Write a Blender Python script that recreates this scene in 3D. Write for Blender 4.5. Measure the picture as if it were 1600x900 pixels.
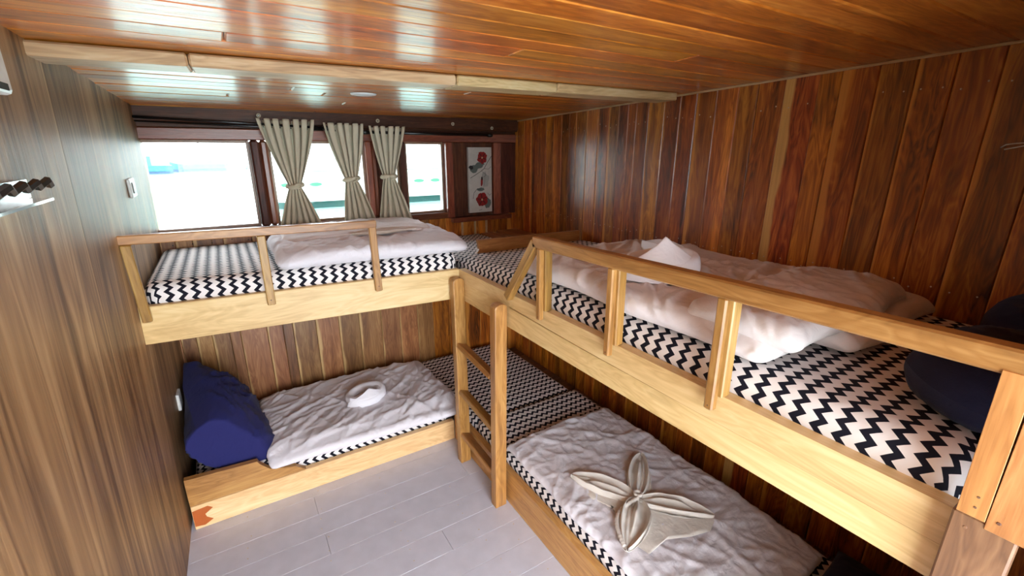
import bpy, math, random
import numpy as np
from mathutils import Matrix, Vector
S = bpy.context.scene
for o in list(bpy.data.objects): bpy.data.objects.remove(o)
def srgb(r, g, b):
    f = lambda c: (c/255/12.92 if c/255 <= .04045 else ((c/255+.055)/1.055)**2.4)
    return (f(r), f(g), f(b), 1)
# ------------------------------------------------------------------ camera
cd = bpy.data.cameras.new('camera'); cam = bpy.data.objects.new('camera', cd)
S.collection.objects.link(cam); S.camera = cam
cd.sensor_width = 36; cd.lens = 708.2775/1600*36; cd.clip_start = .02; cd.clip_end = 500
R3 = Matrix(((0.8468678, 0.1549524, -0.5087285), (-0.5318032, 0.2477186, -0.8098277), (0.0005367, 0.9563604, 0.2921891)))
cam.matrix_world = Matrix.Translation((0.3096157, -2.8369094, 1.6092409)) @ R3.to_4x4()
# ------------------------------------------------------------------ sky and light
SKY = 12.0
w = bpy.data.worlds.new('sky'); S.world = w; w.use_nodes = True
wn = w.node_tree.nodes; wl = w.node_tree.links
wtc = wn.new('ShaderNodeTexCoord'); wsep = wn.new('ShaderNodeSeparateXYZ'); wr_ = wn.new('ShaderNodeValToRGB')
wl.new(wtc.outputs['Generated'], wsep.inputs[0]); wl.new(wsep.outputs['Z'], wr_.inputs[0])
wr_.color_ramp.elements[0].position = 0.0; wr_.color_ramp.elements[0].color = (.90, .95, 1, 1)
wr_.color_ramp.elements[1].position = .9; wr_.color_ramp.elements[1].color = (.80, .89, 1, 1)
wl.new(wr_.outputs[0], wn['Background'].inputs['Color']); wn['Background'].inputs['Strength'].default_value = SKY
def area(name, loc, look, sx, sy, power, color=(1, 1, 1), portal=False):
    l = bpy.data.lights.new(name, 'AREA'); l.shape = 'RECTANGLE'; l.size = sx; l.size_y = sy; l.energy = power; l.color = color
    o = bpy.data.objects.new(name, l); S.collection.objects.link(o); o.location = loc
    o.rotation_euler = (Vector(look)-Vector(loc)).to_track_quat('-Z', 'Y').to_euler()
    if portal: l.cycles.is_portal = True
    return o
area('door_daylight', (.55, -3.62, 1.0), (.62, 0, .85), 1.15, 1.5, 18, (.86, .94, 1.0))
area('window_portal', (.78, .13, 1.43), (.78, -1, 1.43), 1.6, .48, 1, portal=True)
S.view_settings.view_transform = 'Standard'; S.view_settings.look = 'None'; S.view_settings.gamma = 1
S.view_settings.use_curve_mapping = False; S.view_settings.exposure = 0.16
# ------------------------------------------------------------------ helpers
COL = S.collection
rng = random.Random(7)
def tag(o, label=None, cat=None, group=None, kind=None):
    if label: o['label'] = label
    if cat: o['category'] = cat
    if group: o['group'] = group
    if kind: o['kind'] = kind
    return o
def attach(o, parent):
    if parent is not None:
        bpy.context.view_layer.update() if False else None
        o.parent = parent; o.matrix_parent_inverse = world(parent).inverted()
WM = {}
def world(o):
    m = o.matrix_basis.copy()
    if o.parent is not None: m = world(o.parent) @ o.matrix_parent_inverse @ m
    return m
def empty(name, loc, label=None, cat=None, group=None, kind=None):
    o = bpy.data.objects.new(name, None); o.empty_display_size = .1; COL.objects.link(o); o.location = loc
    return tag(o, label, cat, group, kind)
def mesh(name, V, F, mat, parent=None, smooth=False, uv=None, M=None):
    me = bpy.data.meshes.new(name); me.from_pydata([tuple(map(float, v)) for v in V], [], [tuple(int(i) for i in f) for f in F])
    mats = mat if isinstance(mat, (list, tuple)) else [mat]
    for m in mats: me.materials.append(m)
    if smooth: me.polygons.foreach_set('use_smooth', [True]*len(me.polygons))
    if uv is not None:
        l = me.uv_layers.new(name='UVMap'); li = np.zeros(len(me.loops), int); me.loops.foreach_get('vertex_index', li)
        l.data.foreach_set('uv', np.asarray(uv, float)[li].ravel())
    me.update()
    o = bpy.data.objects.new(name, me); COL.objects.link(o)
    if M is not None: o.matrix_basis = M
    attach(o, parent); return o
class MB:
    def __init__(s): s.v = []; s.f = []; s.mi = []
    def add(s, V, F, mi=0):
        n = len(s.v); s.v += [tuple(v) for v in V]; s.f += [tuple(i+n for i in f) for f in F]; s.mi += [mi]*len(F)
    def box(s, x0, x1, y0, y1, z0, z1, mi=0, M=None):
        V = [Vector((x, y, z)) for x in (x0, x1) for y in (y0, y1) for z in (z0, z1)]
        if M: V = [M @ v for v in V]
        s.add(V, [(0, 1, 3, 2), (4, 6, 7, 5), (0, 4, 5, 1), (2, 3, 7, 6), (0, 2, 6, 4), (1, 5, 7, 3)], mi)
    def disc(s, c, n, r, h, k=8, mi=0):
        q = Vector(n).normalized(); a = q.orthogonal().normalized(); b = q.cross(a); c = Vector(c); n0 = len(s.v)
        R0 = [c+a*r*math.cos(t)+b*r*math.sin(t) for t in [2*math.pi*i/k for i in range(k)]]
        R1 = [c+q*h+(p-c)*.75 for p in R0]
        s.add(R0+R1, [tuple(range(k-1, -1, -1)), tuple(range(k, 2*k))]+[(i, (i+1) % k, (i+1) % k+k, i+k) for i in range(k)], mi)
    def build(s, name, mat, parent=None, smooth=False):
        o = mesh(name, s.v, s.f, mat, parent, smooth); o.data.polygons.foreach_set('material_index', s.mi); return o
def tube(pts, r, k=10, closed=False):
    pts = [Vector(p) for p in pts]; V = []; F = []; n = len(pts); rr = r if hasattr(r, '__len__') else [r]*n
    up = None
    for i, p in enumerate(pts):
        t = ((pts[(i+1) % n]-pts[i-1]) if closed else (pts[min(i+1, n-1)]-pts[max(i-1, 0)])).normalized()
        if up is None: up = t.orthogonal().normalized()
        up = (up-t*up.dot(t)).normalized(); b = t.cross(up)
        V += [p+(up*math.cos(2*math.pi*j/k)+b*math.sin(2*math.pi*j/k))*rr[i] for j in range(k)]
    for i in range(n if closed else n-1):
        for j in range(k):
            a = i*k+j; b2 = i*k+(j+1) % k; c = ((i+1) % n)*k; F.append((a, b2, c+(j+1) % k, c+j))
    if not closed: F += [tuple(range(k-1, -1, -1)), tuple(range((n-1)*k, n*k))]
    return V, F
BM = {}
def board_mesh(L, W, T, ch):
    key = (round(L, 4), round(W, 4), round(T, 4), ch)
    if key in BM: return BM[key]
    P = [(-W/2+ch, -T/2), (W/2-ch, -T/2), (W/2, -T/2+ch), (W/2, T/2-ch), (W/2-ch, T/2), (-W/2+ch, T/2), (-W/2, T/2-ch), (-W/2, -T/2+ch)]
    e = ch
    V = []
    for x, s in ((-L/2, 1), (-L/2+e, 0), (L/2-e, 0), (L/2, 1)):
        for (y, z) in P: V.append((x, y-(math.copysign(min(e, abs(y)), y) if s else 0), z-(math.copysign(min(e, abs(z)), z)*.9 if s else 0)))
    F = [tuple(range(7, -1, -1)), tuple(range(24, 32))]
    for k in range(3):
        F += [(k*8+i, k*8+(i+1) % 8, (k+1)*8+(i+1) % 8, (k+1)*8+i) for i in range(8)]
    BM[key] = (V, F); return BM[key]
BME = {}
def board(name, a, b, W, T, mat, parent=None, up=(0, 0, 1), ch=.003):
    """wooden board running from a to b (its grain), W wide, T thick along 'up'"""
    a = Vector(a); b = Vector(b); X = (b-a).normalized(); Z = Vector(up); Z = (Z-X*Z.dot(X)).normalized(); Y = Z.cross(X)
    L = (b-a).length; V, F = board_mesh(L, W, T, ch); key = (round(L, 4), round(W, 4), round(T, 4), ch, mat.name)
    M = Matrix((X, Y, Z)).transposed().to_4x4(); M.translation = (a+b)/2
    if key in BME:
        o = bpy.data.objects.new(name, BME[key]); COL.objects.link(o); o.matrix_basis = M; attach(o, parent); return o
    o = mesh(name, V, F, mat, parent, M=M); BME[key] = o.data; return o
# vectorised gradient noise
_p = np.random.RandomState(3).permutation(512)
def pn(x, y, z=0.0):
    x = np.asarray(x, float); y = np.asarray(y, float)+np.asarray(z)*31.7
    xi = np.floor(x).astype(int); yi = np.floor(y).astype(int); xf = x-xi; yf = y-yi
    def g(i, j, fx, fy):
        h = _p[(_p[i % 512]+j) % 512]*(2*math.pi/512); return np.cos(h)*fx+np.sin(h)*fy
    u = xf**3*(xf*(xf*6-15)+10); v = yf**3*(yf*(yf*6-15)+10)
    a = g(xi, yi, xf, yf); b = g(xi+1, yi, xf-1, yf); c = g(xi, yi+1, xf, yf-1); d = g(xi+1, yi+1, xf-1, yf-1)
    return ((a*(1-u)+b*u)*(1-v)+(c*(1-u)+d*u)*v)*1.4
def ridge(n, k=4.2, p=1.4): return np.clip(1-np.abs(n)*k, 0, 1)**p
def wrinkles(x, y, seed, th=0.5, th2=1.9, f=5.0):
    s = seed*13.37
    wx = x+.06*pn(x*4+s, y*4)+.025*pn(x*11, y*11+s); wy = y+.06*pn(x*4, y*4+s+9)+.025*pn(x*11+s, y*11)
    h = 0
    for t, a, fx, fy in ((th, .5, f*.5, f*2.2), (th2, .35, f*.6, f*2.6), (th+.5, .25, f*1.1, f*4.4), (th2-.6, .2, f*1.3, f*6)):
        c, q = math.cos(t), math.sin(t); h = h+a*ridge(pn((wx*c+wy*q)*fx+s, (-wx*q+wy*c)*fy+t*9))*np.clip(.45+1.4*pn(x*3+s*2+t, y*3), 0, 1)
    return h+.28*pn(x*3.2+s, y*3.2)+.12*pn(x*9, y*9+s)
def creases(x, y, seed, th, spread, n, box, lmin=.06, lmax=.30, wmin=.006, wmax=.020):
    """straight tapering folds scattered over the cloth, mostly along angle th"""
    r = np.random.RandomState(seed); h = np.zeros(len(x)); x0, x1, y0, y1 = box
    for i in range(n):
        cx, cy = r.uniform(x0, x1), r.uniform(y0, y1); a = th+r.normal()*spread+(math.pi/2*.8 if r.rand() < .18 else 0)
        l = r.uniform(lmin, lmax); w_ = r.uniform(wmin, wmax); c, q = math.cos(a), math.sin(a); bend = r.normal()*1.2
        dx, dy = x-cx, y-cy; s_ = (dx*c+dy*q)/l; d = (-dx*q+dy*c)+bend*(s_*l)**2
        k = np.clip(1-s_*s_, 0, 1)
        ds = d/(w_*(.45+.55*k)); pr = np.where(ds > 0, np.exp(-ds*ds*1.0), np.exp(-ds*ds*4.0))
        h += k*pr*(w_/.014)*r.uniform(.5, 1.0)
    return h/(1+.35*h)
def rbox(x0, x1, y0, y1, z0, z1, r, step=.015, e=2.0):
    """rounded box: points, outward normals, faces"""
    c = np.array([(x0+x1)/2, (y0+y1)/2, (z0+z1)/2]); h = np.array([(x1-x0)/2, (y1-y0)/2, (z1-z0)/2]); rr = np.minimum(r, h)
    V = {}; P = []; F = []
    def idx(p):
        k = tuple(np.round(p, 6))
        if k not in V: V[k] = len(P); P.append(p)
        return V[k]
    def ax(i):
        n = max(2, int(round(2*(h[i]-rr[i])/step))); m = max(2, int(rr[i]/step*1.3))
        a = np.linspace(-h[i]+rr[i], h[i]-rr[i], n+1) if h[i] > rr[i]+1e-5 else np.array([0.])
        t = np.tan(np.linspace(0, math.pi/4, m+1))[1:]
        return np.concatenate([a[0]-(t*rr[i])[::-1], a, a[-1]+t*rr[i]])
    A = [ax(i) for i in range(3)]
    for d in range(3):
        i, j = [(1, 2), (2, 0), (0, 1)][d]
        for sg in (-1, 1):
            ids = [[0]*len(A[j]) for _ in A[i]]
            for a_, u in enumerate(A[i]):
                for b_, v in enumerate(A[j]):
                    p = np.zeros(3); p[d] = sg*h[d]; p[i] = u; p[j] = v; ids[a_][b_] = idx(p)
            for a_ in range(len(A[i])-1):
                for b_ in range(len(A[j])-1):
                    q = (ids[a_][b_], ids[a_+1][b_], ids[a_+1][b_+1], ids[a_][b_+1]); F.append(q if sg > 0 else q[::-1])
    Q = np.array(P); C = np.clip(Q, -(h-rr), h-rr); D = (Q-C)/rr; L = (np.abs(D)**e).sum(1)**(1/e); N = D/np.maximum(L, 1e-9)[:, None]
    # where only one axis exceeds, this is a flat face
    out = C+N*rr; Nn = N/np.maximum(np.linalg.norm(N, axis=1), 1e-9)[:, None]
    return out+c, Nn, F, c, h
# ------------------------------------------------------------------ materials
def newmat(name):
    m = bpy.data.materials.new(name); m.use_nodes = True; return m, m.node_tree.nodes, m.node_tree.links, m.node_tree.nodes['Principled BSDF']
def N(nodes, t, **kw):
    n = nodes.new(t)
    for k, v in kw.items():
        if k.startswith('i_'): n.inputs[k[2:].replace('_', ' ')].default_value = v
        else: setattr(n, k, v)
    return n
def plain(name, col, rough=.5, metal=0, coat=0, spec=.5, bump=0, bscale=60, sheen=0):
    m, n, l, b = newmat(name); b.inputs['Base Color'].default_value = col; b.inputs['Roughness'].default_value = rough
    b.inputs['Metallic'].default_value = metal; b.inputs['Coat Weight'].default_value = coat; b.inputs['Specular IOR Level'].default_value = spec
    b.inputs['Sheen Weight'].default_value = sheen
    tc = N(n, 'ShaderNodeTexCoord'); no = N(n, 'ShaderNodeTexNoise', i_Scale=bscale, i_Detail=4.0)
    l.new(tc.outputs['Object'], no.inputs['Vector'])
    mx = N(n, 'ShaderNodeMix', data_type='RGBA', blend_type='MULTIPLY'); mx.inputs[0].default_value = .25
    mx.inputs[6].default_value = col; l.new(no.outputs[0], mx.inputs[7]); 
    l.new(mx.outputs[2], b.inputs['Base Color'])
    if bump:
        bp = N(n, 'ShaderNodeBump', i_Strength=bump, i_Distance=.002); l.new(no.outputs[0], bp.inputs['Height']); l.new(bp.outputs[0], b.inputs['Normal'])
    return m
def mth(n, l, op, a, b=None, c=None, clamp=False):
    q = n.new('ShaderNodeMath'); q.operation = op; q.use_clamp = clamp
    for i, v in enumerate((a, b, c)):
        if v is None: continue
        if isinstance(v, (int, float)): q.inputs[i].default_value = v
        else: l.new(v, q.inputs[i])
    return q.outputs[0]
def wood(name, dark, mid, light, rough=.35, coat=.3, crough=.15, sap=None, sapw=.12, sapfix=None, vary=.25, freq=1.0, knots=.5, bump=.25, contrast=1.0, ln=1.0, wf=.26):
    """grain along local X; every board gets its own offset and tone from Object Info > Random"""
    m, n, l, b = newmat(name)
    tc = N(n, 'ShaderNodeTexCoord'); oi = N(n, 'ShaderNodeObjectInfo')
    off = N(n, 'ShaderNodeCombineXYZ'); r = oi.outputs['Random']
    l.new(mth(n, l, 'MULTIPLY', r, 37.0), off.inputs[0]); l.new(mth(n, l, 'MULTIPLY', r, 91.0), off.inputs[1]); l.new(mth(n, l, 'MULTIPLY', r, 17.0), off.inputs[2])
    add = N(n, 'ShaderNodeVectorMath', operation='ADD'); l.new(tc.outputs['Object'], add.inputs[0]); l.new(off.outputs[0], add.inputs[1])
    def nz(sx, sy, scale, detail, dist, rg=.55):
        mp = N(n, 'ShaderNodeMapping'); mp.inputs['Scale'].default_value = (sx, sy, sy); l.new(add.outputs[0], mp.inputs[0])
        q = N(n, 'ShaderNodeTexNoise', i_Scale=scale, i_Detail=detail, i_Distortion=dist, i_Roughness=rg); l.new(mp.outputs[0], q.inputs['Vector']); return q.outputs[0]
    broad = nz(.9*ln, 9*freq, 1.6, 4.0, .8*ln); fine = nz(2.2*ln, 70*freq, 2.0, 5.0, .25, .65); fig = nz(2.0*ln, 14*freq, 1.3, 2.0, 1.8*ln)
    band = mth(n, l, 'PINGPONG', mth(n, l, 'MULTIPLY', fig, 5.0), .5)
    v = mth(n, l, 'ADD', mth(n, l, 'MULTIPLY', broad, .62), mth(n, l, 'MULTIPLY', fine, wf)); v = mth(n, l, 'ADD', v, mth(n, l, 'MULTIPLY', band, .24))
    v = mth(n, l, 'ADD', mth(n, l, 'MULTIPLY', mth(n, l, 'SUBTRACT', v, .5), 1.9*contrast), .5, clamp=True)
    rp = N(n, 'ShaderNodeValToRGB'); e = rp.color_ramp.elements; e[0].position = .08; e[0].color = dark; e[1].position = .92; e[1].color = light
    x = e.new(.5); x.color = mid; l.new(v, rp.inputs[0]); col = rp.outputs[0]
    if knots:
        mp = N(n, 'ShaderNodeMapping'); mp.inputs['Scale'].default_value = (1.6, 4.6, 4.6); l.new(add.outputs[0], mp.inputs[0])
        vo = N(n, 'ShaderNodeTexVoronoi', i_Scale=1.0); l.new(mp.outputs[0], vo.inputs['Vector'])
        k = mth(n, l, 'SUBTRACT', 1.0, mth(n, l, 'MULTIPLY', mth(n, l, 'ADD', vo.outputs['Distance'], mth(n, l, 'MULTIPLY', fine, .06)), 6.5), clamp=True)
        mk = N(n, 'ShaderNodeMix', data_type='RGBA'); l.new(mth(n, l, 'MULTIPLY', k, knots), mk.inputs[0]); l.new(col, mk.inputs[6]); mk.inputs[7].default_value = tuple(c*.35 for c in dark[:3])+(1,); col = mk.outputs[2]
    # tone per board
    hs = N(n, 'ShaderNodeHueSaturation'); l.new(col, hs.inputs['Color'])
    l.new(mth(n, l, 'ADD', mth(n, l, 'MULTIPLY', r, 2*vary), 1-vary), hs.inputs['Value'])
    l.new(mth(n, l, 'ADD', mth(n, l, 'MULTIPLY', mth(n, l, 'FRACT', mth(n, l, 'MULTIPLY', r, 7.3)), .02), .49), hs.inputs['Hue']); col = hs.outputs[0]
    if sap is not None:
        sp = N(n, 'ShaderNodeSeparateXYZ'); l.new(tc.outputs['Generated'], sp.inputs[0])
        nn = nz(1.6, 1.0, 1.4, 3.0, .5)
        r3 = mth(n, l, 'FRACT', mth(n, l, 'MULTIPLY', r, 23.7)); wd = mth(n, l, 'MULTIPLY', mth(n, l, 'POWER', r3, 3.0), sapw*3) if sapfix is None else mth(n, l, 'ADD', 0.0, sapfix)
        edge = mth(n, l, 'ADD', sp.outputs[1], mth(n, l, 'MULTIPLY', mth(n, l, 'SUBTRACT', nn, .42), .55))
        msk = mth(n, l, 'MULTIPLY', mth(n, l, 'SUBTRACT', edge, mth(n, l, 'SUBTRACT', 1.0, wd)), 14.0, clamp=True)
        lip = mth(n, l, 'MULTIPLY', mth(n, l, 'SUBTRACT', mth(n, l, 'ADD', sp.outputs[1], mth(n, l, 'MULTIPLY', mth(n, l, 'SUBTRACT', nn, .5), .10)), .955), 30.0, clamp=True)
        msk = mth(n, l, 'MULTIPLY', mth(n, l, 'MAXIMUM', msk, mth(n, l, 'MULTIPLY', lip, .75)), mth(n, l, 'ADD', mth(n, l, 'MULTIPLY', fine, .8), .45), clamp=True)
        ms = N(n, 'ShaderNodeMix', data_type='RGBA'); l.new(msk, ms.inputs[0]); l.new(col, ms.inputs[6]); ms.inputs[7].default_value = sap; col = ms.outputs[2]
    l.new(col, b.inputs['Base Color']); b.inputs['Roughness'].default_value = rough
    b.inputs['Coat Weight'].default_value = coat; b.inputs['Coat Roughness'].default_value = crough
    bp = N(n, 'ShaderNodeBump', i_Strength=bump, i_Distance=.0015); l.new(mth(n, l, 'ADD', fine, broad), bp.inputs['Height'])
    l.new(bp.outputs[0], b.inputs['Normal'])
    if coat: l.new(bp.outputs[0], b.inputs['Coat Normal'])
    return m
M_ceil = wood('varnished_ceiling_teak', srgb(124, 58, 12), srgb(190, 104, 28), srgb(232, 150, 60), rough=.38, coat=.8, crough=.16, vary=.2, knots=.4, bump=.7, contrast=1.15)
M_rw = wood('varnished_wall_teak', srgb(66, 28, 7), srgb(160, 82, 23), srgb(214, 132, 46), rough=.36, coat=.45, crough=.18, vary=.32, sap=srgb(216, 144, 62), sapw=.08, contrast=1.25, knots=.7, bump=.3)
M_streak = wood('varnished_wall_teak_with_sapwood', srgb(52, 20, 6), srgb(150, 72, 22), srgb(208, 124, 48), rough=.36, coat=.45, crough=.18, vary=.1, sap=srgb(222, 174, 100), sapfix=.30, knots=.7, bump=.3, contrast=1.4)
M_back = wood('teak_back_board', srgb(92, 54, 28), srgb(148, 98, 56), srgb(190, 142, 90), rough=.45, coat=.25, crough=.3, vary=.32, sap=srgb(206, 168, 112), sapw=.06, knots=.7)
M_pale = wood('pale_sapwood_board', srgb(196, 154, 98), srgb(226, 190, 132), srgb(242, 214, 162), rough=.45, coat=.2, crough=.3, vary=.06, freq=.7, knots=.35, bump=.2)
M_rail = wood('oiled_teak_rail', srgb(114, 76, 34), srgb(166, 120, 60), srgb(202, 158, 92), rough=.4, coat=.25, crough=.3, vary=.12, knots=.2)
M_honey = wood('honey_teak', srgb(134, 84, 36), srgb(184, 130, 70), srgb(212, 164, 98), rough=.42, coat=.25, crough=.3, vary=.10, knots=.3)
M_brown = wood('brown_hardwood', srgb(66, 42, 28), srgb(120, 82, 56), srgb(158, 116, 82), rough=.5, coat=.15, crough=.35, vary=.12)
M_dark = wood('dark_stained_wood', srgb(38, 16, 10), srgb(78, 38, 24), srgb(110, 60, 38), rough=.55, coat=.08, crough=.2, vary=.15, bump=.6)
M_dark.node_tree.nodes['Principled BSDF'].inputs['Specular IOR Level'].default_value = .3
M_red = wood('red_brown_frame_wood', srgb(78, 34, 20), srgb(124, 64, 38), srgb(160, 94, 60), rough=.38, coat=.4, crough=.2, vary=.2)
M_frame = wood('window_frame_wood', srgb(96, 68, 52), srgb(140, 104, 80), srgb(176, 138, 108), rough=.45, coat=.3, crough=.25, vary=.1)
M_beam = wood('pale_ceiling_beam', srgb(150, 114, 74), srgb(202, 168, 122), srgb(226, 202, 162), rough=.5, coat=.12, crough=.3, vary=.08, freq=.8)
M_ply = wood('varnished_plywood', srgb(92, 64, 36), srgb(152, 118, 78), srgb(198, 166, 120), rough=.55, coat=.2, crough=.34, vary=.0, freq=.62, ln=.36, wf=.18, knots=.25, bump=.8, contrast=1.4)
M_ply.node_tree.nodes['Principled BSDF'].inputs['Specular IOR Level'].default_value = .35
M_paint = plain('white_floor_paint', srgb(216, 217, 230), rough=.40, coat=.2, bump=.25, bscale=14)
M_black = plain('black_enamel', srgb(16, 15, 17), rough=.3)
M_steel = plain('steel_screw', srgb(150, 145, 140), rough=.35, metal=.8)
M_nail = plain('pale_nail_filler', srgb(214, 196, 170), rough=.6)
M_wplastic = plain('white_plastic', srgb(235, 235, 232), rough=.35)
M_rubber = plain('dark_slot', srgb(20, 20, 22), rough=.6)
def fabric(name, col, rough=.85, bump=.35, scale=900, sheen=.2, fine=.5):
    m, n, l, b = newmat(name); b.inputs['Base Color'].default_value = col; b.inputs['Roughness'].default_value = rough; b.inputs['Sheen Weight'].default_value = sheen
    b.inputs['Specular IOR Level'].default_value = .25
    tc = N(n, 'ShaderNodeTexCoord')
    a = N(n, 'ShaderNodeTexNoise', i_Scale=26.0, i_Detail=5.0, i_Distortion=1.2); l.new(tc.outputs['Object'], a.inputs['Vector'])
    c = N(n, 'ShaderNodeTexNoise', i_Scale=float(scale), i_Detail=1.0); l.new(tc.outputs['Object'], c.inputs['Vector'])
    d = N(n, 'ShaderNodeTexNoise', i_Scale=9.0, i_Detail=3.0, i_Distortion=.5); l.new(tc.outputs['Object'], d.inputs['Vector'])
    rg = mth(n, l, 'SUBTRACT', 1.0, mth(n, l, 'MULTIPLY', mth(n, l, 'ABSOLUTE', mth(n, l, 'SUBTRACT', d.outputs[0], .5)), 7.0), clamp=True)
    h = mth(n, l, 'ADD', mth(n, l, 'ADD', mth(n, l, 'MULTIPLY', a.outputs[0], 1.0), mth(n, l, 'MULTIPLY', rg, .35)), mth(n, l, 'MULTIPLY', c.outputs[0], .12))
    bp = N(n, 'ShaderNodeBump', i_Strength=bump, i_Distance=.005); l.new(h, bp.inputs['Height']); l.new(bp.outputs[0], b.inputs['Normal'])
    return m
M_duvet = fabric('white_cotton', srgb(226, 222, 228), bump=.55)
M_duvet2 = fabric('ivory_cotton', srgb(224, 214, 212), bump=.4)
M_towel = fabric('cream_towelling', srgb(222, 214, 204), bump=.5, scale=500)
M_towelw = fabric('white_towelling', srgb(236, 234, 240), bump=.3, scale=500)
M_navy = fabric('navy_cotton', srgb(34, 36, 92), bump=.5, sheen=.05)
M_navy_shade = fabric('shaded_navy_cotton', srgb(24, 26, 52), bump=.5, sheen=.05)  # same navy cotton with the near-end shade put into its colour
M_curt = fabric('cream_linen', srgb(202, 192, 168), bump=.4, scale=700)
def chevron():
    m, n, l, b = newmat('chevron_cotton'); b.inputs['Roughness'].default_value = .8; b.inputs['Specular IOR Level'].default_value = .25
    uv = N(n, 'ShaderNodeUVMap'); uv.uv_map = 'UVMap'; sp = N(n, 'ShaderNodeSeparateXYZ'); l.new(uv.outputs[0], sp.inputs[0])
    tri = mth(n, l, 'PINGPONG', mth(n, l, 'DIVIDE', sp.outputs[1], .0172), 1.0)
    s = mth(n, l, 'ADD', mth(n, l, 'DIVIDE', sp.outputs[0], .0415), mth(n, l, 'MULTIPLY', tri, .42))
    f = mth(n, l, 'FRACT', s); msk = mth(n, l, 'LESS_THAN', f, .42)
    mx = N(n, 'ShaderNodeMix', data_type='RGBA'); l.new(msk, mx.inputs[0]); mx.inputs[6].default_value = srgb(236, 230, 228); mx.inputs[7].default_value = srgb(17, 18, 32)
    l.new(mx.outputs[2], b.inputs['Base Color'])
    tc = N(n, 'ShaderNodeTexCoord'); a = N(n, 'ShaderNodeTexNoise', i_Scale=22.0, i_Detail=4.0, i_Distortion=1.0); l.new(tc.outputs['Object'], a.inputs['Vector'])
    bp = N(n, 'ShaderNodeBump', i_Strength=.35, i_Distance=.005); l.new(a.outputs[0], bp.inputs['Height']); l.new(bp.outputs[0], b.inputs['Normal'])
    return m
M_chev = chevron()
def glass():
    m, n, l, b = newmat('window_glass'); n.remove(b); out = n['Material Output']
    t = N(n, 'ShaderNodeBsdfTransparent'); t.inputs[0].default_value = (.95, .97, .96, 1); g = N(n, 'ShaderNodeBsdfGlossy'); g.inputs['Roughness'].default_value = .02
    fr = N(n, 'ShaderNodeFresnel'); fr.inputs[0].default_value = 1.45; mx = N(n, 'ShaderNodeMixShader')
    l.new(fr.outputs[0], mx.inputs[0]); l.new(t.outputs[0], mx.inputs[1]); l.new(g.outputs[0], mx.inputs[2]); l.new(mx.outputs[0], out.inputs[0]); return m
M_glass = glass()
# ------------------------------------------------------------------ the room
XR = 2.118; SL = -.033
def cz(y): return 1.80+SL*y
def xl(y, z=.9): return .0214*(z-.9)+.0239*y
UP = (0, 0, 1)
# floor: painted boards running across the cabin
floor = empty('floor', (.6, -1.5, 0), 'white painted plank floor between the lower bunks', kind='structure')
mesh('floor_joist_bed', *[[(-.2, -3.7, -.05), (2.2, -3.7, -.05), (2.2, .05, -.05), (-.2, .05, -.05), (-.2, -3.7, -.021), (2.2, -3.7, -.021), (2.2, .05, -.021), (-.2, .05, -.021)],
     [(3, 2, 1, 0), (4, 5, 6, 7), (0, 1, 5, 4), (1, 2, 6, 5), (2, 3, 7, 6), (3, 0, 4, 7)]], M_brown, floor)
ye = [-.02, -.15, -.28, -.41, -.54, -.672, -.80, -.93, -1.06, -1.185, -1.31, -1.435, -1.56, -1.685, -1.81, -1.935, -2.06, -2.185, -2.31, -2.44, -2.57, -2.70, -2.83, -2.96, -3.09, -3.22, -3.35, -3.48, -3.61]
jn = {6: [.457], 7: [1.165], 8: [.46], 10: [.9], 12: [.3], 14: [1.1], 17: [.6]}
for i in range(len(ye)-1):
    ends = [-.16]+jn.get(i, [])+[2.16]
    for a, b in zip(ends[:-1], ends[1:]):
        board('floor_board', (a+.0006, (ye[i]+ye[i+1])/2, -.010+rng.uniform(-.0005, .0005)), (b-.0006, (ye[i]+ye[i+1])/2, -.010), abs(ye[i]-ye[i+1])-.0004, .02, M_paint, floor, ch=.0012)
mb = MB()
for i in range(5, 20):
    y = (ye[i]+ye[i+1])/2
    for x in (.17, .47, .76, 1.04, 1.18):
        for s in (-1, 1):
            if rng.random() < .62: mb.disc((x+rng.uniform(-.02, .02), y+s*.035+rng.uniform(-.01, .01), -.0005), (0, 0, 1), .0032, .0012, 6)
tag(mb.build('screw_head', M_nail, floor), kind='stuff')
# ceiling boards across the cabin, rising slightly towards the camera
ceil = empty('ceiling', (1, -1.7, 1.85), 'varnished orange-brown teak plank ceiling', kind='structure')
y = .1; k = 0
while y > -3.7:
    wd = rng.choice((.082, .086, .09, .094)); ym = y-wd/2
    ends = [-.2]+([rng.uniform(.3, 1.9)] if rng.random() < .45 else [])+[2.2]
    for a, b in zip(ends[:-1], ends[1:]):
        board('ceiling_board', (a+.0008, ym, cz(ym)+.010+rng.uniform(-.0012, .0012)), (b-.0008, ym, cz(ym)+.010), wd-.0012, .02, M_ceil, ceil, up=(0, -SL+rng.uniform(-.012, .012), 1), ch=.0042)
    y -= wd
mb = MB(); mb.box(-.25, 2.25, -3.75, .15, 0, .03, M=Matrix.Translation((0, 0, 1.8235)) @ Matrix(((1, 0, 0, 0), (0, 1, 0, 0), (0, SL, 1, 0), (0, 0, 0, 1))))
mb.build('ceiling_backing', M_dark, ceil)
# left wall: one varnished plywood sheet after another
wlft = empty('wall_left', (-.03, -1.8, .9), 'varnished plywood wall with streaky vertical grain', kind='structure')
for a, b in ((.1, -1.22), (-1.22, -2.44), (-2.44, -3.66)):
    ym = (a+b)/2
    p0 = Vector((xl(ym, -.03)-.009, ym, -.03)); p1 = Vector((xl(ym, 1.93)-.009, ym, 1.93))
    board('plywood_sheet', p0, p1, a-b, .018, M_ply, wlft, up=(1, -.0239, -.0214), ch=.0006)
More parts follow.
